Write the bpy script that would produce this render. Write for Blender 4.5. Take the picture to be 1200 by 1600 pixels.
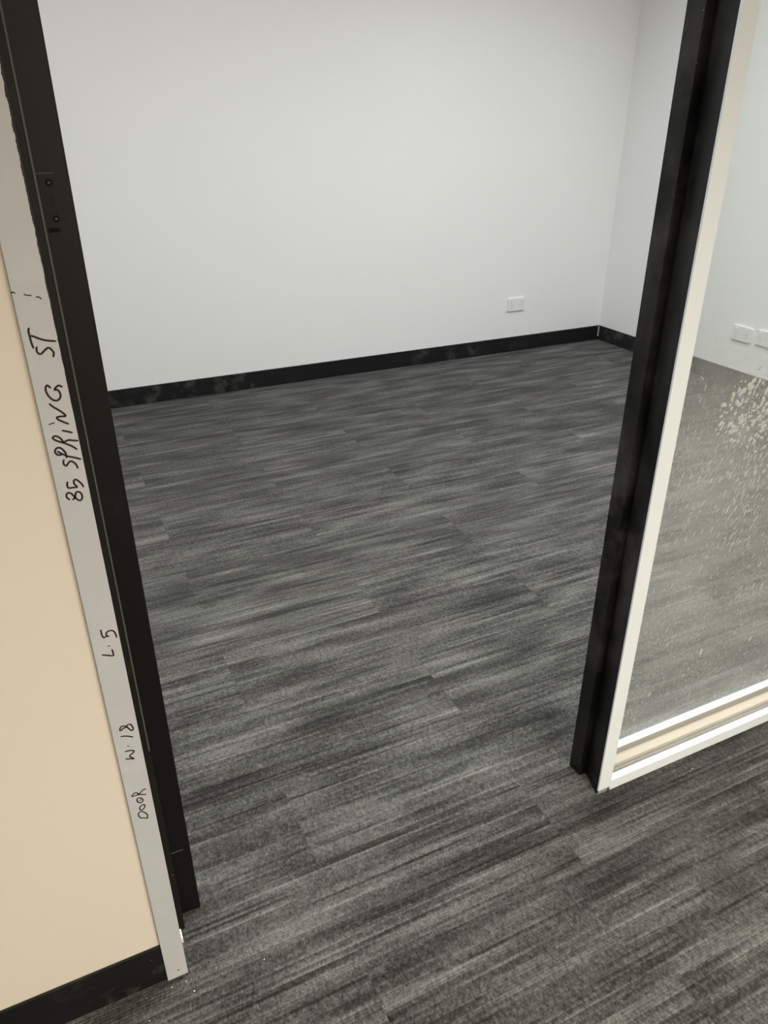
import bpy, bmesh, math, random
from mathutils import Matrix, Vector

for o in list(bpy.data.objects):
    bpy.data.objects.remove(o, do_unlink=True)
scene = bpy.context.scene
col = scene.collection

# ------------------------------------------------------------------ camera
PITCH, YAW, ROLL, FPX, CAMZ = 27.6085, 25.4918, -0.1377, 1169.1, 1.25
cd = bpy.data.cameras.new('camera')
cam = bpy.data.objects.new('camera', cd)
col.objects.link(cam)
cam.matrix_world = (Matrix.Translation((0, 0, CAMZ)) @ Matrix.Rotation(math.radians(-YAW), 4, 'Z')
                    @ Matrix.Rotation(math.radians(90 - PITCH), 4, 'X') @ Matrix.Rotation(math.radians(ROLL), 4, 'Z'))
cd.sensor_fit = 'VERTICAL'
cd.sensor_height = 24.0
cd.lens = 24.0 * FPX / 1600.0
cd.clip_start = 0.02
scene.camera = cam

# ------------------------------------------------------------------ world, lights, exposure
w = bpy.data.worlds.new('world'); scene.world = w
w.use_nodes = True
w.node_tree.nodes['Background'].inputs[0].default_value = (1.0, 0.95, 0.88, 1)
w.node_tree.nodes['Background'].inputs[1].default_value = 0.2

def area(name, loc, sx, sy, power, color, spread=180):
    l = bpy.data.lights.new(name, 'AREA')
    l.shape = 'RECTANGLE'; l.size = sx; l.size_y = sy
    l.energy = power; l.color = color; l.spread = math.radians(spread)
    o = bpy.data.objects.new(name, l); o.location = loc
    col.objects.link(o); return o

def spot(name, loc, power, color, angle, blend, r=0.05):
    l = bpy.data.lights.new(name, 'SPOT')
    l.energy = power; l.color = color; l.spot_size = math.radians(angle); l.spot_blend = blend
    l.shadow_soft_size = r
    o = bpy.data.objects.new(name, l); o.location = loc
    col.objects.link(o); return o

ROOM_COL = (0.955, 0.985, 1.0)
WARM_COL = (1.0, 0.90, 0.76)
NEUT_COL = (1.0, 0.95, 0.82)
area('office_area_light', (-0.1, 1.5, 2.68), 1.2, 0.6, 17, ROOM_COL, 160)
area('office_area_light', (1.4, 1.4, 2.68), 1.2, 0.6, 42, ROOM_COL, 156)
area('office_area_light', (2.35, 2.15, 2.68), 0.6, 0.6, 15, ROOM_COL, 128)  # unseen lamp added to brighten the dim right end of the office
area('corridor_panel_light', (0.7, -1.45, 2.68), 1.2, 0.6, 110, NEUT_COL, 126)
area('corridor_panel_light', (-1.5, -1.45, 2.68), 1.2, 0.6, 14, WARM_COL, 130)
spot('corridor_downlight', (1.25, 0.25, 2.66), 7, (1.0, 0.92, 0.76), 62, 0.9)

vs = scene.view_settings
vs.view_transform = 'Standard'; vs.look = 'None'
vs.exposure = 0.0; vs.gamma = 1.0; vs.use_curve_mapping = False

# ------------------------------------------------------------------ helpers
def finish(name, me, mat, parent=None):
    if mat is not None and not me.materials:
        me.materials.append(mat)
    o = bpy.data.objects.new(name, me)
    col.objects.link(o)
    if parent is not None:
        o.parent = parent
    return o

def tag(o, label=None, cat=None, group=None, kind=None):
    if label: o['label'] = label
    if cat: o['category'] = cat
    if group: o['group'] = group
    if kind: o['kind'] = kind
    return o

def empty(name, loc=(0, 0, 0)):
    o = bpy.data.objects.new(name, None)
    o.location = loc; o.empty_display_size = 0.05
    col.objects.link(o); return o

def bm_box(bm, x0, x1, y0, y1, z0, z1):
    vs_ = [bm.verts.new((x, y, z)) for z in (z0, z1) for y in (y0, y1) for x in (x0, x1)]
    for f in ((0, 2, 3, 1), (4, 5, 7, 6), (0, 1, 5, 4), (2, 6, 7, 3), (0, 4, 6, 2), (1, 3, 7, 5)):
        bm.faces.new([vs_[i] for i in f])

def to_mesh(bm, name, smooth=False):
    bmesh.ops.recalc_face_normals(bm, faces=bm.faces)
    me = bpy.data.meshes.new(name)
    bm.to_mesh(me); bm.free()
    if smooth:
        for p in me.polygons: p.use_smooth = True
    return me

def box(name, x, y, z, mat, parent=None, bevel=0.0, seg=2):
    bm = bmesh.new()
    bm_box(bm, x[0], x[1], y[0], y[1], z[0], z[1])
    if bevel > 0:
        bmesh.ops.bevel(bm, geom=list(bm.edges), offset=bevel, segments=seg, affect='EDGES', profile=0.5)
    return finish(name, to_mesh(bm, name), mat, parent)

def prism(name, pts, z0, z1, mat, parent=None, bevel=0.0):
    """pts: (x, y) outline, extruded along Z."""
    bm = bmesh.new()
    lo = [bm.verts.new((x, y, z0)) for x, y in pts]
    hi = [bm.verts.new((x, y, z1)) for x, y in pts]
    n = len(pts)
    bm.faces.new(lo); bm.faces.new(hi)
    ver = []
    for i in range(n):
        f = bm.faces.new((lo[i], lo[(i + 1) % n], hi[(i + 1) % n], hi[i]))
    bm.edges.ensure_lookup_table()
    if bevel > 0:
        ver = [e for e in bm.edges if abs(e.verts[0].co.z - e.verts[1].co.z) > 1e-4]
        bmesh.ops.bevel(bm, geom=ver, offset=bevel, segments=2, affect='EDGES', profile=0.5)
    return finish(name, to_mesh(bm, name), mat, parent)

# ---- node material helper
class NM:
    def __init__(s, name):
        s.m = bpy.data.materials.new(name); s.m.use_nodes = True
        s.nt = s.m.node_tree; s.nt.nodes.clear()
        s.out = s.nt.nodes.new('ShaderNodeOutputMaterial')
    def n(s, t, **kw):
        nd = s.nt.nodes.new(t)
        for k, v in kw.items(): setattr(nd, k, v)
        return nd
    def set(s, sock, v):
        if hasattr(v, 'is_output') or isinstance(v, bpy.types.NodeSocket): s.nt.links.new(v, sock)
        else: sock.default_value = v
    def math(s, op, a, b=None, c=None, clamp=False):
        nd = s.n('ShaderNodeMath', operation=op, use_clamp=clamp)
        s.set(nd.inputs[0], a)
        if b is not None: s.set(nd.inputs[1], b)
        if c is not None: s.set(nd.inputs[2], c)
        return nd.outputs[0]
    def comb(s, x, y, z):
        nd = s.n('ShaderNodeCombineXYZ')
        for i, v in enumerate((x, y, z)): s.set(nd.inputs[i], v)
        return nd.outputs[0]
    def sep(s, v):
        nd = s.n('ShaderNodeSeparateXYZ'); s.nt.links.new(v, nd.inputs[0]); return nd.outputs
    def pos(s): return s.n('ShaderNodeNewGeometry').outputs['Position']
    def obj(s): return s.n('ShaderNodeTexCoord').outputs['Object']
    def noise(s, vec, scale=1.0, detail=2.0, rough=0.5):
        nd = s.n('ShaderNodeTexNoise')
        s.set(nd.inputs['Vector'], vec); nd.inputs['Scale'].default_value = scale
        nd.inputs['Detail'].default_value = detail; nd.inputs['Roughness'].default_value = rough
        return nd.outputs[0]
    def ramp(s, fac, stops, interp='LINEAR'):
        nd = s.n('ShaderNodeValToRGB'); r = nd.color_ramp; r.interpolation = interp
        while len(r.elements) < len(stops): r.elements.new(0.5)
        for e, (p, c) in zip(r.elements, stops):
            e.position = p; e.color = (*c, 1) if len(c) == 3 else c
        s.set(nd.inputs[0], fac); return nd.outputs[0]
    def mix(s, f, a, b):
        nd = s.n('ShaderNodeMix', data_type='RGBA')
        s.set(nd.inputs['Factor'], f)
        for k, v in ((6, a), (7, b)):
            if isinstance(v, tuple): v = (*v, 1) if len(v) == 3 else v
            s.set(nd.inputs[k], v)
        return nd.outputs[2]
    def bsdf(s, color, rough=0.5, spec=0.5, metal=0.0, normal=None):
        b = s.n('ShaderNodeBsdfPrincipled')
        s.set(b.inputs['Base Color'], (*color, 1) if isinstance(color, tuple) and len(color) == 3 else color)
        s.set(b.inputs['Roughness'], rough)
        b.inputs['Specular IOR Level'].default_value = spec
        b.inputs['Metallic'].default_value = metal
        if normal is not None: s.nt.links.new(normal, b.inputs['Normal'])
        return b.outputs[0]
    def bump(s, h, strength=0.2, dist=0.002):
        nd = s.n('ShaderNodeBump'); nd.inputs['Strength'].default_value = strength
        nd.inputs['Distance'].default_value = dist
        s.nt.links.new(h, nd.inputs['Height']); return nd.outputs[0]
    def done(s, sh):
        s.nt.links.new(sh, s.out.inputs[0]); return s.m

def mat_paint(name, c, rough=0.55, var=0.03, bump=0.05):
    m = NM(name); p = m.pos()
    n1 = m.noise(p, 1.7, 3)
    dark = tuple(v * (1 - var) for v in c)
    colr = m.mix(m.math('MULTIPLY_ADD', n1, 2.0, -0.5, clamp=True), dark, c)
    nb = m.bump(m.noise(p, 420, 2), bump, 0.001)
    return m.done(m.bsdf(colr, rough, 0.35, normal=nb))

def mat_black(name, base=(0.006, 0.006, 0.0062), dust=(0.17, 0.163, 0.155), amount=0.5, lo=0.56, rough=0.42, scale=9.0, gate=-1.9):
    """black paint with scuffs and rubbed-in plaster dust of irregular shape"""
    m = NM(name); p = m.pos()
    a = m.noise(p, scale, 6, 0.65); b = m.noise(p, 2.3, 3, 0.5)
    f = m.math('MULTIPLY', m.math('MULTIPLY_ADD', a, 5.0, -5.0 * lo, clamp=True), m.math('MULTIPLY_ADD', b, 4.0, gate, clamp=True))
    f = m.math('MULTIPLY', f, amount)
    colr = m.mix(f, base, dust)
    sp = m.n('ShaderNodeTexVoronoi'); m.set(sp.inputs['Vector'], p); sp.inputs['Scale'].default_value = 70
    fleck = m.math('LESS_THAN', sp.outputs['Distance'], 0.07)
    fleck = m.math('MULTIPLY', fleck, m.math('GREATER_THAN', m.noise(p, 14, 2), 0.60))
    colr = m.mix(m.math('MULTIPLY', fleck, amount), colr, (0.3, 0.29, 0.27))
    nb = m.bump(m.noise(p, 160, 3), 0.08, 0.001)
    return m.done(m.bsdf(colr, m.math('MULTIPLY_ADD', f, 0.4, rough, clamp=True), 0.28, normal=nb))

def mat_carpet():
    m = NM('carpet_striped_grey'); c = m.obj(); x, y, z = m.sep(c)
    rnd = m.n('ShaderNodeObjectInfo').outputs['Random']
    def R(k): return m.math('MULTIPLY', rnd, k)
    rib = m.math('FLOOR', m.math('MULTIPLY', y, 190.0))
    rib2 = m.math('FLOOR', m.math('MULTIPLY', y, 70.0))
    v1 = m.noise(m.comb(m.math('MULTIPLY_ADD', x, 2.8, R(57.0)), m.math('MULTIPLY', rib, 7.31), R(91.0)), 1.0, 1.5)
    v1b = m.noise(m.comb(m.math('MULTIPLY_ADD', x, 3.2, R(23.0)), m.math('MULTIPLY', rib2, 5.13), R(41.0)), 1.0, 1.0)
    v2 = m.noise(m.comb(m.math('MULTIPLY', x, 4.0), m.math('MULTIPLY_ADD', y, 17.0, R(17.0)), R(33.0)), 1.0, 2.0)
    g = m.noise(m.comb(m.math('MULTIPLY', x, 300.0), m.math('MULTIPLY', y, 170.0), R(9.0)), 1.0, 2.0, 0.6)
    g2 = m.noise(m.comb(m.math('MULTIPLY', x, 110.0), m.math('MULTIPLY', y, 90.0), R(13.0)), 1.0, 1.0, 0.6)
    line = m.math('SUBTRACT', m.math('MULTIPLY', m.math('SUBTRACT', v1, 0.56), 6.0, clamp=True),
                  m.math('MULTIPLY', m.math('SUBTRACT', 0.45, v1), 6.0, clamp=True))
    val = m.math('MULTIPLY_ADD', line, 0.165, 0.5)
    val = m.math('ADD', val, m.math('MULTIPLY', m.math('SUBTRACT', v2, 0.5), 0.62))
    val = m.math('ADD', val, m.math('MULTIPLY', m.math('SUBTRACT', v1b, 0.5), 0.40))
    val = m.math('ADD', val, m.math('MULTIPLY', m.math('SUBTRACT', rnd, 0.5), 0.03))
    val = m.math('ADD', val, m.math('MULTIPLY', m.math('SUBTRACT', g, 0.5), 0.66))
    val = m.math('ADD', val, m.math('MULTIPLY', m.math('SUBTRACT', g2, 0.5), 0.26))
    base = m.ramp(val, [(0.16, (0.009, 0.0087, 0.0081)), (0.36, (0.030, 0.0292, 0.0274)), (0.51, (0.067, 0.0653, 0.0615)), (0.66, (0.120, 0.1172, 0.111)), (0.84, (0.19, 0.186, 0.177))])
    hue = m.noise(m.comb(m.math('MULTIPLY', x, 3.0), m.math('MULTIPLY', rib2, 3.7), R(77.0)), 1.0, 1.0)
    tint = m.ramp(hue, [(0.35, (0.98, 1.005, 0.99)), (0.5, (1, 1, 1)), (0.65, (1.03, 0.985, 0.985))])
    mul = m.n('ShaderNodeMix', data_type='RGBA', blend_type='MULTIPLY'); mul.inputs['Factor'].default_value = 1.0
    m.set(mul.inputs[6], base); m.set(mul.inputs[7], tint)
    # trodden-in plaster dust, pale irregular smudges
    p = m.pos(); d = m.noise(p, 2.3, 4, 0.6)
    df = m.math('MULTIPLY', m.math('MULTIPLY_ADD', d, 4.0, -2.2, clamp=True), 0.20)
    colr = m.mix(df, mul.outputs[2], (0.12, 0.12, 0.118))
    wv = m.math('ABSOLUTE', m.math('SINE', m.math('MULTIPLY', y, 190.0 * math.pi)))
    h = m.math('ADD', m.math('MULTIPLY', wv, 0.7), m.math('MULTIPLY', g, 0.9))
    nb = m.bump(h, 0.6, 0.0025)
    sh = m.bsdf(colr, 0.95, 0.1, normal=nb)
    sh.node.inputs['Sheen Weight'].default_value = 0.15
    sh.node.inputs['Sheen Roughness'].default_value = 0.45
    sh.node.inputs['Sheen Tint'].default_value = (0.8, 0.8, 0.8, 1)
    return m.done(sh)

def mat_glass(name, dusty):
    m = NM(name); p = m.pos(); x, y, z = m.sep(p)
    tr = m.n('ShaderNodeBsdfTransparent'); tr.inputs[0].default_value = (0.955, 0.972, 0.955, 1)
    gl = m.n('ShaderNodeBsdfGlossy'); gl.inputs['Roughness'].default_value = 0.03
    gl.inputs[0].default_value = (1, 1, 1, 1)
    fr = m.n('ShaderNodeFresnel'); fr.inputs[0].default_value = 1.3
    mx = m.n('ShaderNodeMixShader'); m.set(mx.inputs[0], fr.outputs[0])
    m.set(mx.inputs[1], tr.outputs[0]); m.set(mx.inputs[2], gl.outputs[0])
    if not dusty:
        return m.done(tr.outputs[0])
    # film of builder's dust: even haze, wiped cloudy patches, fine slanted specks
    rot = m.n('ShaderNodeMapping'); m.set(rot.inputs[0], p)
    rot.inputs['Rotation'].default_value = (0, math.radians(-24), 0)
    rx, ry, rz = m.sep(rot.outputs[0])
    cloud = m.noise(p, 6.0, 4, 0.6)
    haze = m.math('MULTIPLY_ADD', cloud, 0.32, 0.15)
    def specks(sx, sz, off, thr, gate_s, gate_t):
        v = m.n('ShaderNodeTexVoronoi', voronoi_dimensions='2D')
        m.set(v.inputs['Vector'], m.comb(m.math('MULTIPLY_ADD', rx, sx, off), m.math('MULTIPLY', rz, sz), 0.0))
        v.inputs['Scale'].default_value = 1.0
        a = m.math('SUBTRACT', thr, v.outputs['Distance'])
        a = m.math('MULTIPLY', a, 9.0, clamp=True)
        cr = m.sep(v.outputs['Color'])[0]
        a = m.math('MULTIPLY', a, m.math('MULTIPLY_ADD', m.noise(p, gate_s, 2), 6.0, m.math('MULTIPLY_ADD', cr, -2.0, gate_t), clamp=True))
        return a
    low = m.n('ShaderNodeMapRange', interpolation_type='SMOOTHSTEP'); m.set(low.inputs[0], z)
    low.inputs[1].default_value = 0.98; low.inputs[2].default_value = 0.80
    s1 = specks(190, 75, 0.0, 0.36, 7.0, -1.7)
    s2 = specks(330, 130, 3.7, 0.36, 9.0, -1.5)
    s = m.math('MULTIPLY', m.math('ADD', m.math('MULTIPLY', s1, 0.55), m.math('MULTIPLY', s2, 0.4), clamp=True), low.outputs[0])
    f = m.math('ADD', m.math('MULTIPLY', haze, m.math('MULTIPLY_ADD', low.outputs[0], 0.75, 0.25)), m.math('MULTIPLY', s, 0.28), clamp=True)
    df = m.n('ShaderNodeBsdfDiffuse'); df.inputs[0].default_value = (0.65, 0.675, 0.675, 1)
    m2 = m.n('ShaderNodeMixShader'); m.set(m2.inputs[0], f)
    m.set(m2.inputs[1], mx.outputs[0]); m.set(m2.inputs[2], df.outputs[0])
    return m.done(m2.outputs[0])

def mat_face_strip():
    """off-white aluminium face strip; the black frame paint laps raggedly over its inner edge high up"""
    m = NM('face_strip_paint'); p = m.pos(); x, y, z = m.sep(p)
    n = m.noise(m.comb(0.0, 0.0, m.math('MULTIPLY', z, 60.0)), 1.0, 3, 0.7)
    hi = m.n('ShaderNodeMapRange'); m.set(hi.inputs[0], z)
    hi.inputs[1].default_value = 0.92; hi.inputs[2].default_value = 1.25
    lap = m.math('GREATER_THAN', m.math('ADD', x, m.math('MULTIPLY', m.math('MULTIPLY_ADD', n, 0.006, -0.0012), hi.outputs[0])), 0.0265)
    g = m.noise(p, 30, 4)
    colr = m.mix(m.math('MULTIPLY_ADD', g, 3.0, -1.4, clamp=True), (0.53, 0.54, 0.565), (0.56, 0.57, 0.595))
    colr = m.mix(lap, colr, (0.012, 0.009, 0.008))
    return m.done(m.bsdf(colr, 0.42, 0.4))

WHITE_WALL = mat_paint('wall_paint_white', (0.87, 0.87, 0.865), 0.6, 0.02)
CREAM_WALL = mat_paint('wall_paint_cream', (0.77, 0.70, 0.61), 0.6, 0.03)
CEIL = mat_paint('ceiling_paint', (0.88, 0.88, 0.87), 0.8, 0.01)
BLACK = mat_black('frame_paint_black', amount=0.2)
BLACK_R = mat_black('frame_paint_black_dusty', amount=0.5, lo=0.45, scale=7, gate=-1.6)
SKIRT = mat_black('skirting_black_dusty', (0.010, 0.010, 0.0105), (0.22, 0.22, 0.215), 0.8, 0.50, 0.45, 11.0, -1.75)
def mat_skirt_right():
    m = NM('skirting_black_very_dusty'); p = m.pos(); x, y, z = m.sep(p)
    a = m.noise(p, 7.0, 6, 0.65)
    r = m.n('ShaderNodeMapRange', interpolation_type='SMOOTHSTEP'); m.set(r.inputs[0], m.math('ADD', y, m.math('MULTIPLY', a, 0.5)))
    r.inputs[1].default_value = 3.32; r.inputs[2].default_value = 3.02
    f = m.math('MAXIMUM', m.math('MULTIPLY_ADD', a, 4.0, -2.1, clamp=True), r.outputs[0])
    colr = m.mix(f, (0.013, 0.013, 0.013), m.mix(a, (0.06, 0.06, 0.058), (0.15, 0.148, 0.14)))
    return m.done(m.bsdf(colr, 0.7, 0.3))
SKIRT_R = mat_skirt_right()
BROWN = mat_black('rebate_paint_brown_black', (0.013, 0.0108, 0.0100), (0.10, 0.095, 0.09), 0.8, 0.46, 0.5, 6.0)
WHITE_MET = mat_paint('window_frame_white', (0.885, 0.93, 0.985), 0.4, 0.03)
CARPET = mat_carpet()
STRIP = mat_face_strip()
GLASS = mat_glass('window_glass', False)
GLASS_D = mat_glass('window_glass_dusty', True)
OUTLET = mat_paint('outlet_plastic_white', (0.82, 0.82, 0.82), 0.3, 0.0, 0.0)
ALU = mat_paint('channel_aluminium_grey', (0.36, 0.345, 0.32), 0.45, 0.25)
TIMBER = mat_paint('packer_timber', (0.64, 0.585, 0.51), 0.6, 0.12)
PLASTER = mat_paint('plaster_splatter', (0.58, 0.61, 0.60), 0.9, 0.1)
INKM = mat_paint('marker_ink', (0.022, 0.014, 0.012), 0.5, 0.0, 0.0)
EDGE = mat_paint('worn_metal_edge', (0.11, 0.108, 0.10), 0.4, 0.2, 0.0)
STRIKE = mat_paint('strike_plate_black', (0.004, 0.004, 0.004), 0.5, 0.0)
DARK = mat_paint('hole_dark', (0.004, 0.004, 0.004), 0.9, 0.0, 0.0)
TAPE = mat_paint('masking_tape_white', (0.85, 0.83, 0.8), 0.6, 0.02)
UNDER = mat_paint('underlay_dark', (0.02, 0.02, 0.02), 0.95, 0.1)

# ------------------------------------------------------------------ setting
YF = 0.811            # corridor face of the door and window frames
YB, XR = 3.737, 3.312  # plaster faces of back and right wall of the office
XL, YC = -1.1, -2.4   # left wall of the office, far wall of the corridor
XC = -2.4              # end of the corridor
H = 2.7
WX = 2.30              # far end of the window

def structure(o, label, cat):
    return tag(o, label, cat, kind='structure')

floor = structure(box('floor', (XC, XR), (YC, YB), (-0.06, -0.007), UNDER), 'striped charcoal and grey carpet floor running through the doorway', 'floor')
structure(box('ceiling', (XC - .1, XR + .1), (YC - .1, YB + .1), (H, H + .08), CEIL), 'plain white ceiling above office and corridor', 'ceiling')
structure(box('wall_back', (XL - .1, XR + .1), (YB, YB + .1), (-0.06, H), WHITE_WALL), 'plain white wall across the back of the empty office', 'wall')
structure(box('wall_right', (XR, XR + .1), (YC, YB), (-0.06, H), WHITE_WALL), 'white side wall meeting the back wall right of the doorway', 'wall')
structure(box('wall_left', (XL - .1, XL), (0.955, YB), (0, H), WHITE_WALL), 'white side wall of the office hidden left of the doorway', 'wall')

wf = box('wall_front', (XC, -0.0066), (0.8205, 0.955), (0, H), CREAM_WALL)
structure(wf, 'cream corridor wall left of the doorway', 'wall')
box('bulkhead', (-0.0066, XR), (0.8205, 0.955), (2.16, H), CREAM_WALL, wf)
box('end_panel', (WX + .032, XR), (0.8205, 0.905), (0, 2.16), CREAM_WALL, wf)
structure(box('wall_corridor', (XC - .1, XR + .1), (YC - .1, YC), (-0.06, H), CREAM_WALL), 'cream corridor wall behind the viewer', 'wall')
structure(box('wall_end', (XC - .1, XC), (YC, 0.955), (-0.06, H), CREAM_WALL), 'cream wall closing the corridor on the left', 'wall')

SK = 0.088
bb = structure(box('baseboard_back', (XL, XR), (YB - .010, YB), (0, SK), SKIRT, None, 0.0012), 'scuffed black skirting board along the white back wall', 'skirting board')
br = structure(box('baseboard_right', (XR - .010, XR), (0.905, YB - .0102), (0, SK), SKIRT_R, None, 0.0012), 'dusty black skirting board along the side wall seen through the glass', 'skirting board')
cl = prism('caulk_line', [(XR - .0165, YB - .0103), (XR - .0103, YB - .0103), (XR - .0103, YB - .0165)], 0.022, SK - .003, mat_paint('caulk_grey', (0.33, 0.33, 0.30), 0.7, 0.3), br)
tag(cl, 'pale filler bead in the skirting corner')
structure(box('baseboard_front', (XC, -0.0068), (0.8160, 0.8204), (0, SK), SKIRT, None, 0.0012), 'black skirting board under the cream corridor wall', 'skirting board')

# ---- carpet planks, 9 x 36 inch, half-bond
PW, PL, GAP = 0.2286, 0.9144, 0.0003
mesh_cache = {}
def plank_mesh(w_, l_):
    k = (round(w_, 4), round(l_, 4))
    if k not in mesh_cache:
        bm = bmesh.new()
        a, b = l_ / 2 - GAP / 2, w_ / 2 - GAP / 2
        bm_box(bm, -a, a, -b, b, -0.0068, 0.0)
        me = to_mesh(bm, 'carpet_plank'); me.materials.append(CARPET)
        mesh_cache[k] = me
    return mesh_cache[k]
for j in range(-14, 14):
    y0, y1 = max(YC, 0.686 + PW * j), min(YB - .010, 0.686 + PW * (j + 1))
    if y1 - y0 < 0.01: continue
    x = (0.75 if j % 2 == 0 else 0.293) - PL * 5
    while x < XR - .010:
        x0, x1 = max(XC, x), min(XR - .010, x + PL)
        x += PL
        if x1 - x0 < 0.01: continue
        o = bpy.data.objects.new('carpet_plank', plank_mesh(y1 - y0, x1 - x0))
        o.location = ((x0 + x1) / 2, (y0 + y1) / 2, 0)
        col.objects.link(o); o.parent = floor

# ------------------------------------------------------------------ door frame
XSL0, XSL1 = -0.0064, 0.0264
XR0, XR1 = 0.8793, 0.9109
ZT = 2.16
door = structure(empty('door_1', (0.45, 0.86, 0)), 'black door frame without its door, off-white strip with marker writing', 'door frame')
def under(o, root):
    o.parent = root
    o.matrix_parent_inverse = root.matrix_basis.inverted()
    return o
jl = under(prism('jamb', [(XSL0, .8365), (.0225, .8365), (.0225, .893), (.0388, .893), (.0388, .9206), (XSL0, .9206)], 0, ZT, BROWN, None, 0.0008), door)
sl = under(box('door_stop', (XSL0, .0727), (.9208, .9545), (0, ZT), BLACK, None, 0.0012), door)
st = under(box('face_strip', (XSL0, XSL1), (YF, .8363), (0.003, ZT), STRIP, None, 0.0009), door)
tag(st, 'off-white aluminium strip with black marker writing')
under(box('worn_edge', (.0370, .0390), (.8915, .8929), (0.42, ZT), EDGE), door)
bmk = under(box('joint_scratch', (.041, .061), (.9199, .9207), (.1585, .1597), EDGE), door)
tag(bmk, 'thin pale scratch across the black jamb')
# right side
jr = under(prism('jamb', [(XR0, .8152), (.8965, .8707), (XR0, .8707), (XR0, .9045), (XR1, .9045), (XR1, .8152)], 0, ZT, BLACK_R, None, 0.0007), door)
under(box('foot_bracket', (.8815, .9055), (.8125, .8151), (0, .0105), ALU), door)
under(box('head', (.0389, XR0 - .0002), (.8365, .9206), (2.12, ZT), BLACK), door)
under(box('head_strip', (XSL1 + .0001, XR0), (YF, .8363), (2.125, ZT), STRIP), door)

# strike plate with its two screws and latch hole
def cyl(bm, cx, cy, cz, r, d, n=14):
    """short cylinder along -Y from y=cy to cy-d"""
    a = [bm.verts.new((cx + r * math.cos(2 * math.pi * i / n), cy, cz + r * math.sin(2 * math.pi * i / n))) for i in range(n)]
    b = [bm.verts.new((cx + r * math.cos(2 * math.pi * i / n), cy - d, cz + r * math.sin(2 * math.pi * i / n))) for i in range(n)]
    bm.faces.new(a); bm.faces.new(b)
    for i in range(n): bm.faces.new((a[i], a[(i + 1) % n], b[(i + 1) % n], b[i]))
bm = bmesh.new()
hx0, hx1, hz0, hz1 = .0445, .0515, 1.170, 1.182
px0, px1, pz0, pz1, py0, py1 = .0392, .0590, 1.149, 1.203, .9190, .9207
for a in ((px0, px1, pz0, hz0), (px0, px1, hz1, pz1), (px0, hx0, hz0, hz1), (hx1, px1, hz0, hz1)):
    bm_box(bm, a[0], a[1], py0, py1, a[2], a[3])
bmesh.ops.remove_doubles(bm, verts=bm.verts, dist=1e-6)
sp = under(finish('strike_plate', to_mesh(bm, 'strike_plate'), STRIKE), door)
tag(sp, 'black latch strike plate with two screws')
for cx, cz in ((.0515, 1.1935), (.0520, 1.1580)):
    bm = bmesh.new(); cyl(bm, cx, .9190, cz, .0036, .0007)
    s_ = finish('screw', to_mesh(bm, 'screw'), DARK); s_.parent = sp
    bm = bmesh.new(); cyl(bm, cx, .91831, cz, .0013, .0003, 8)
    k_ = finish('screw_head_slot', to_mesh(bm, 'screw_head_slot'), EDGE); k_.parent = sp
pe = box('bare_metal_edge', (px0, px1 - .002), (.91875, .9190), (pz1 - .0008, pz1), EDGE, sp)
box('latch_shadow_gap', (.0425, .0535), (.9200, .9207), (1.1445, 1.1488), DARK, sp)

# scraps on the strip
tp = under(box('tape_scrap', (.0266, .0290), (.8130, .8300), (.0795, .0905), TAPE), door)
tag(tp, 'small scrap of white tape stuck to the strip edge')

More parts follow.
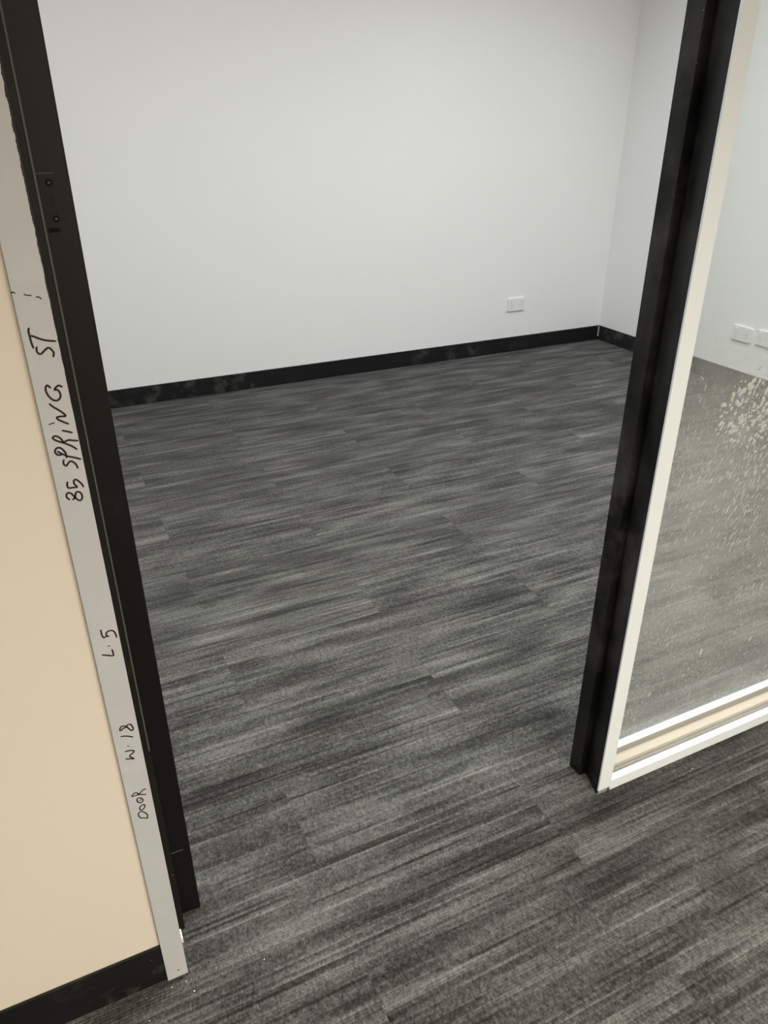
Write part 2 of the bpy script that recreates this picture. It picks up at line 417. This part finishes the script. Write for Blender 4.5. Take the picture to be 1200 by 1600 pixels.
# ---- handwriting in marker on the strip
INK = {
  'street': [
    [(1.9,1070.6),(1.0,1067.7),(1.1,1063.0),(1.3,1057.0),(2.0,1051.2)],
    [(2.0,1063.2),(4.6,1062.3),(9.0,1059.7),(15.1,1057.2),(23.4,1055.5)],
    [(5.2,1051.5),(4.5,1048.2),(5.5,1045.1),(7.9,1044.5),(10.8,1046.8),(14.1,1049.2),(16.4,1049.5),(18.4,1047.1),(19.5,1044.0),(18.4,1040.3)],
    [(9.6,1009.1),(7.1,1012.0),(5.2,1009.7),(4.9,1005.3),(6.7,999.9),(9.9,995.9),(13.8,995.0),(17.0,997.8),(17.5,1002.2),(15.9,1005.9),(13.1,1006.4),(15.0,1008.9),(17.9,1010.4),(20.7,1008.5)],
    [(5.5,992.3),(8.5,988.6),(12.2,985.2),(15.9,981.4),(18.4,977.3),(14.0,977.4),(9.8,977.1),(10.5,974.6),(14.1,971.7),(19.3,968.3)],
    [(1.3,970.8),(5.8,971.6)],
    [(12.2,962.0),(16.6,960.2),(21.1,958.2)],
    [(22.3,939.0),(18.3,943.2),(11.4,947.9),(4.4,951.9),(1.5,955.1),(3.3,957.1),(6.4,956.2),(9.3,953.0),(10.7,949.0)],
    [(10.6,948.7),(16.0,950.5),(20.6,949.3),(25.0,948.3)],
    [(3.3,939.7),(7.4,936.2),(11.6,933.0),(18.3,930.0),(24.2,927.1)],
    [(10.7,931.4),(10.7,936.3),(8.8,940.8),(5.8,943.7),(2.7,943.3),(0.7,940.2),(2.0,936.5),(5.4,935.5),(7.4,936.5)],
    [(7.5,929.2),(6.5,926.6),(7.0,923.4),(9.0,922.3),(11.3,925.0),(14.0,926.6),(16.7,924.7),(18.6,921.5),(19.4,917.4)],
    [(6.3,903.2),(5.4,900.2),(6.0,896.4),(10.8,895.8),(14.8,895.7),(12.7,899.7),(12.8,903.3),(14.9,904.7),(18.0,901.5),(20.4,897.4),(21.1,894.7)],
    [(4.6,882.5),(2.6,885.1),(2.3,888.1),(4.3,890.6),(7.2,889.6),(9.6,885.8),(11.9,881.6),(14.6,879.2),(17.0,880.5),(18.0,884.0),(16.9,888.3),(14.1,890.0),(11.9,888.3),(10.9,884.8),(8.9,882.3),(7.9,881.8)],
  ],
  'level': [
    [(7.3,705.6),(7.1,701.9),(7.6,696.4),(9.0,693.6),(11.4,694.7),(12.7,695.7)],
    [(14.6,693.6),(12.7,695.5),(12.3,698.7),(14.3,700.9),(17.8,701.5),(20.9,699.8),(22.5,695.9),(23.3,689.3)],
    [(11.4,680.1),(13.2,679.5)],
    [(2.9,669.4),(8.7,666.8),(15.0,664.1),(15.4,668.5),(15.1,673.5)],
  ],
  'width': [
    [(4.0,545.0),(4.6,548.4),(6.6,550.9),(9.8,550.7),(12.6,548.4),(13.9,546.2),(15.8,542.7),(18.2,539.4),(20.2,540.8),(19.9,545.4),(18.5,549.4),(16.3,551.1),(13.7,550.2),(12.6,547.9),(10.0,547.3),(8.0,547.0),(6.0,545.0),(4.0,545.0)],
    [(3.6,534.9),(8.3,533.7),(13.2,531.3),(17.7,528.2)],
    [(9.2,515.8),(10.7,515.1)],
    [(5.0,507.5),(9.5,507.3),(14.2,505.5),(15.5,503.2),(12.6,500.7),(9.4,498.6),(9.5,496.3),(11.9,493.2),(13.6,490.9),(9.3,492.6),(3.4,494.9)],
  ],
  'door': [
    [(18.9,420.9),(14.9,422.6),(10.4,424.4),(5.3,425.1),(1.1,425.3),(1.9,427.7),(4.8,430.0),(8.1,429.0),(9.7,425.7),(12.0,426.5),(15.1,429.9),(17.8,431.1),(20.1,430.6)],
    [(5.9,416.3),(7.3,418.5),(9.9,418.4),(12.6,416.2),(13.6,412.5),(12.3,409.4),(9.4,409.1),(6.8,411.8),(5.9,416.3)],
    [(9.5,412.7),(11.6,415.4)],
    [(14.5,402.6),(12.9,403.7),(9.3,402.7),(7.3,399.2),(7.5,396.3),(9.9,394.7),(12.7,396.5),(14.4,400.1),(14.5,402.6)],
    [(14.9,375.4),(10.1,378.5),(6.0,380.6),(4.1,385.5),(4.4,390.5),(7.3,392.2),(10.6,390.5),(13.8,386.0),(15.5,380.9),(14.4,376.0)],
  ],
  'ticks': [
    [(-6.7,1105.1),(-4.8,1105.9),(-3.4,1104.6)],
    [(4.3,1103.0),(6.2,1102.1),(10.5,1101.3)],
    [(14.4,1099.4),(16.4,1099.5),(18.6,1097.4)],
  ],
}

def catmull(pts, k=5):
    if len(pts) < 3: return [Vector(q) for q in pts]
    P = [Vector(q) for q in pts]; out = []
    for i in range(len(P) - 1):
        p0, p1, p2, p3 = P[max(i - 1, 0)], P[i], P[i + 1], P[min(i + 2, len(P) - 1)]
        for t in range(k):
            u = t / k
            out.append(0.5 * ((2 * p1) + (p2 - p0) * u + (2 * p0 - 5 * p1 + 4 * p2 - p3) * u * u + (3 * p1 - p0 - 3 * p2 + p3) * u ** 3))
    out.append(P[-1]); return out
def stroke(bm, pts, wid, dy):
    """raised flat ribbon with pointed-round ends on the plane y = YF"""
    P = catmull(pts)
    n = len(P); L = []; R = []
    ds = [(P[i] - P[i - 1]).length if i else 0 for i in range(n)]
    tot = sum(ds); acc = 0
    d0 = (P[1] - P[0]).normalized(); d1 = (P[-1] - P[-2]).normalized()
    P[0] = P[0] - d0 * wid * .35; P[-1] = P[-1] + d1 * wid * .35
    for i in range(n):
        d = (P[min(i + 1, n - 1)] - P[max(i - 1, 0)])
        d = d.normalized() if d.length > 1e-9 else Vector((1, 0))
        nrm = Vector((-d.y, d.x))
        w_ = wid / 2 * (0.55 if i in (0, n - 1) else 1.0)
        L.append(P[i] + nrm * w_); R.append(P[i] - nrm * w_)
    y0, y1 = YF + .00005, YF - .00012 - dy
    vl = [bm.verts.new((q.x, y1, q.y)) for q in L]; vr = [bm.verts.new((q.x, y1, q.y)) for q in R]
    wl = [bm.verts.new((q.x, y0, q.y)) for q in L]; wr = [bm.verts.new((q.x, y0, q.y)) for q in R]
    for i in range(n - 1):
        bm.faces.new((vl[i], vl[i + 1], vr[i + 1], vr[i]))
        bm.faces.new((wl[i], vl[i], vl[i + 1], wl[i + 1])); bm.faces.new((vr[i], wr[i], wr[i + 1], vr[i + 1]))
    bm.faces.new((wl[0], wr[0], vr[0], vl[0])); bm.faces.new((wl[-1], vl[-1], vr[-1], wr[-1]))
INKW = {'street': 2.1, 'level': 1.95, 'width': 1.95, 'door': 1.8, 'ticks': 1.2}
INKL = {'street': 'marker writing 85 SPRING ST running up the strip', 'level': 'marker writing L.5 on the strip',
        'width': 'marker writing W.18 on the strip', 'door': 'marker writing DOOR low on the strip', 'ticks': 'small pencil-like tick marks on the strip'}
for key, strokes in INK.items():
    bm = bmesh.new()
    for i, s_ in enumerate(strokes):
        stroke(bm, [(a / 1000, b / 1000) for a, b in s_], INKW[key] / 1000, 0.00002 * (i % 4))
    o = finish('handwriting', to_mesh(bm, 'handwriting'), INKM, st)
    tag(o, INKL[key])
# small nail hole at the foot of the strip
bm = bmesh.new(); cyl(bm, .0125, YF + .0003, .0205, .0014, .0005, 10)
finish('nail_hole', to_mesh(bm, 'nail_hole'), DARK, st)

# ------------------------------------------------------------------ glazed side panel
win = structure(empty('window_1', (1.6, 0.86, 0)), 'dusty full-height glass side panel in white frame right of the doorway', 'window')
X0, X1 = XR1 + .0002, WX
mu = under(box('mullion_strip', (XR0, XR1), (YF, .8150), (0.0108, ZT), WHITE_MET, None, 0.0006), win)
under(box('mullion_strip', (WX, WX + .0318), (YF, .905), (0, ZT), WHITE_MET, None, 0.0008), win)
under(box('sill_lip', (X0, X1), (YF, .8265), (0, .028), WHITE_MET, None, 0.0012), win)
under(box('sill_channel', (X0, X1), (.8266, .9045), (0, .010), ALU), win)
under(box('timber_packer', (X0 + .001, X1), (.8495, .8705), (.0101, .0200), TIMBER, None, 0.0008), win)
under(box('glazing_bead', (X0, X1), (.8720, .8868), (.0101, .038), WHITE_MET, None, 0.0016), win)
under(box('bead_front_shade', (X0, X1), (.8709, .8719), (.0202, .0345), ALU), win)  # thin grey strip added so the bead's front looks shaded; not a real gasket
under(box('inner_bead', (X0, X1), (.8932, .9045), (.0101, .016), WHITE_MET, None, 0.0012), win)
under(box('window_head', (X0, X1), (YF, .9045), (2.12, ZT), WHITE_MET), win)
bm = bmesh.new(); bm_box(bm, X0, X1, .8870, .8930, .0102, 2.1198)
me = to_mesh(bm, 'glass_pane'); me.materials.append(GLASS); me.materials.append(GLASS_D)
for p_ in me.polygons:
    if p_.normal.y < -0.9: p_.material_index = 1
pane = under(finish('glass_pane', me, None), win)
tag(pane, 'dusty clear glass speckled with plaster')

# plaster splatter stuck to the corridor face of the glass
random.seed(11)
bm = bmesh.new()
def blob(x, z, rw, rl, ang, h):
    n = 8
    rim = []
    for i in range(n):
        t = 2 * math.pi * i / n
        k = random.uniform(.65, 1.2)
        u, v = rw * k * math.cos(t), rl * k * math.sin(t)
        rim.append((x + u * math.cos(ang) - v * math.sin(ang), z + u * math.sin(ang) + v * math.cos(ang)))
    lo = [bm.verts.new((a, .8869, b)) for a, b in rim]
    top = bm.verts.new((x, .8869 - h, z))
    for i in range(n): bm.faces.new((lo[i], lo[(i + 1) % n], top))
SPOT_X, SPOT_Z = 1.205, 0.760
for i in range(380):
    r = .115 * math.sqrt(random.random()) * random.uniform(.75, 1.1); t = random.uniform(0, 2 * math.pi)
    x = SPOT_X + r * math.cos(t); z = SPOT_Z + .018 + .78 * r * math.sin(t)
    s_ = random.uniform(.0014, .0036) * random.choice((.7, 1, 1, 1.5))
    blob(x, z, s_, s_ * random.uniform(1.0, 1.9), math.radians(random.gauss(-25, 35)), .0008)
for i in range(300):   # runs and flicks below
    x = SPOT_X + random.gauss(.0, .08); z = SPOT_Z - .07 - abs(random.gauss(0, .14))
    if x < .93 or z < .05: continue
    s_ = random.uniform(.0007, .0017)
    blob(x, z, s_, s_ * random.uniform(2.5, 6.5), math.radians(random.gauss(-24, 7)), .0005)
for i in range(300):   # sparse flicks over the lower pane
    x = random.uniform(.93, 1.75); z = random.uniform(.05, .9)
    if z > .60 and x < 1.0 and random.random() < .75: continue
    s_ = random.uniform(.0006, .0015)
    if random.random() < .07: s_ *= 2.0
    blob(x, z, s_, s_ * random.uniform(1.6, 4.5), math.radians(random.gauss(-24, 9)), .0004)
spl = finish('plaster_splatter', to_mesh(bm, 'plaster_splatter'), PLASTER)
under(spl, win)
tag(spl, 'cream plaster splatter on the glass', kind='stuff')

# ------------------------------------------------------------------ power outlets
def outlet(label, loc, rz, group=None):
    root = empty('power_outlet', loc)
    root.rotation_euler = (0, 0, rz)
    W2, H2, T = .0585, .0375, .0105
    bm = bmesh.new(); bm_box(bm, -W2, W2, -T, -.0002, -H2, H2)
    ed = [e for e in bm.edges if abs(e.verts[0].co.y - e.verts[1].co.y) > .005]
    bmesh.ops.bevel(bm, geom=ed, offset=.006, segments=4, affect='EDGES', profile=.5)
    fr = [e for e in bm.edges if all(v.co.y < -T + 1e-5 for v in e.verts)]
    bmesh.ops.bevel(bm, geom=fr, offset=.002, segments=2, affect='EDGES', profile=.5)
    finish('plate', to_mesh(bm, 'plate'), OUTLET, root)
    for sx in (-1, 1):
        sw = box('switch', (sx * .036 - .0055, sx * .036 + .0055), (-T - .0032, -T), (.012, .029), OUTLET, root, .001)
        for k, (dx, dz, a) in enumerate(((-.0065, .006, 30), (.0065, .006, -30), (0, -.009, 0))):
            bm = bmesh.new(); bm_box(bm, -.0011, .0011, -T - .0002, -T + .0002, -.0042, .0042)
            bmesh.ops.rotate(bm, verts=bm.verts, cent=(0, 0, 0), matrix=Matrix.Rotation(math.radians(a), 3, 'Y'))
            bmesh.ops.translate(bm, verts=bm.verts, vec=(sx * .030 + dx, 0, -.010 + dz))
            finish('socket_slot', to_mesh(bm, 'socket_slot'), SLOT, root)
    return tag(root, label, 'power outlet', group)
SLOT = mat_paint('slot_grey', (0.30, 0.30, 0.30), 0.8, 0.0, 0.0)
outlet('white power outlet low on the back wall near the corner', (2.650, YB, .2815), 0)
outlet('white power outlet on the side wall behind glass, nearer the corner', (XR, 2.660, .277), math.radians(-90))
outlet('white power outlet on the side wall behind glass, cut by the picture edge', (XR, 2.5135, .283), math.radians(-90))

# ------------------------------------------------------------------ crumbs of plaster on the carpet at the foot of the frame
random.seed(5)
bm = bmesh.new()
for i in range(14):
    x, y = (random.gauss(.02, .05), random.gauss(.785, .03)) if i < 11 else (random.uniform(.9, 1.3), random.gauss(.79, .012))
    if y > .805: y = .80
    r = random.uniform(.0007, .0016)
    n0 = len(bm.verts)
    g = bmesh.ops.create_icosphere(bm, subdivisions=1, radius=r)
    for v in g['verts']:
        v.co = Vector((v.co.x * random.uniform(.7, 1.3) + x, v.co.y * random.uniform(.7, 1.3) + y, v.co.z * .7 + r * .65))
cr = finish('plaster_crumbs', to_mesh(bm, 'plaster_crumbs'), PLASTER)
tag(cr, 'tiny pale plaster crumbs on the carpet below the door frame', 'debris', kind='stuff')
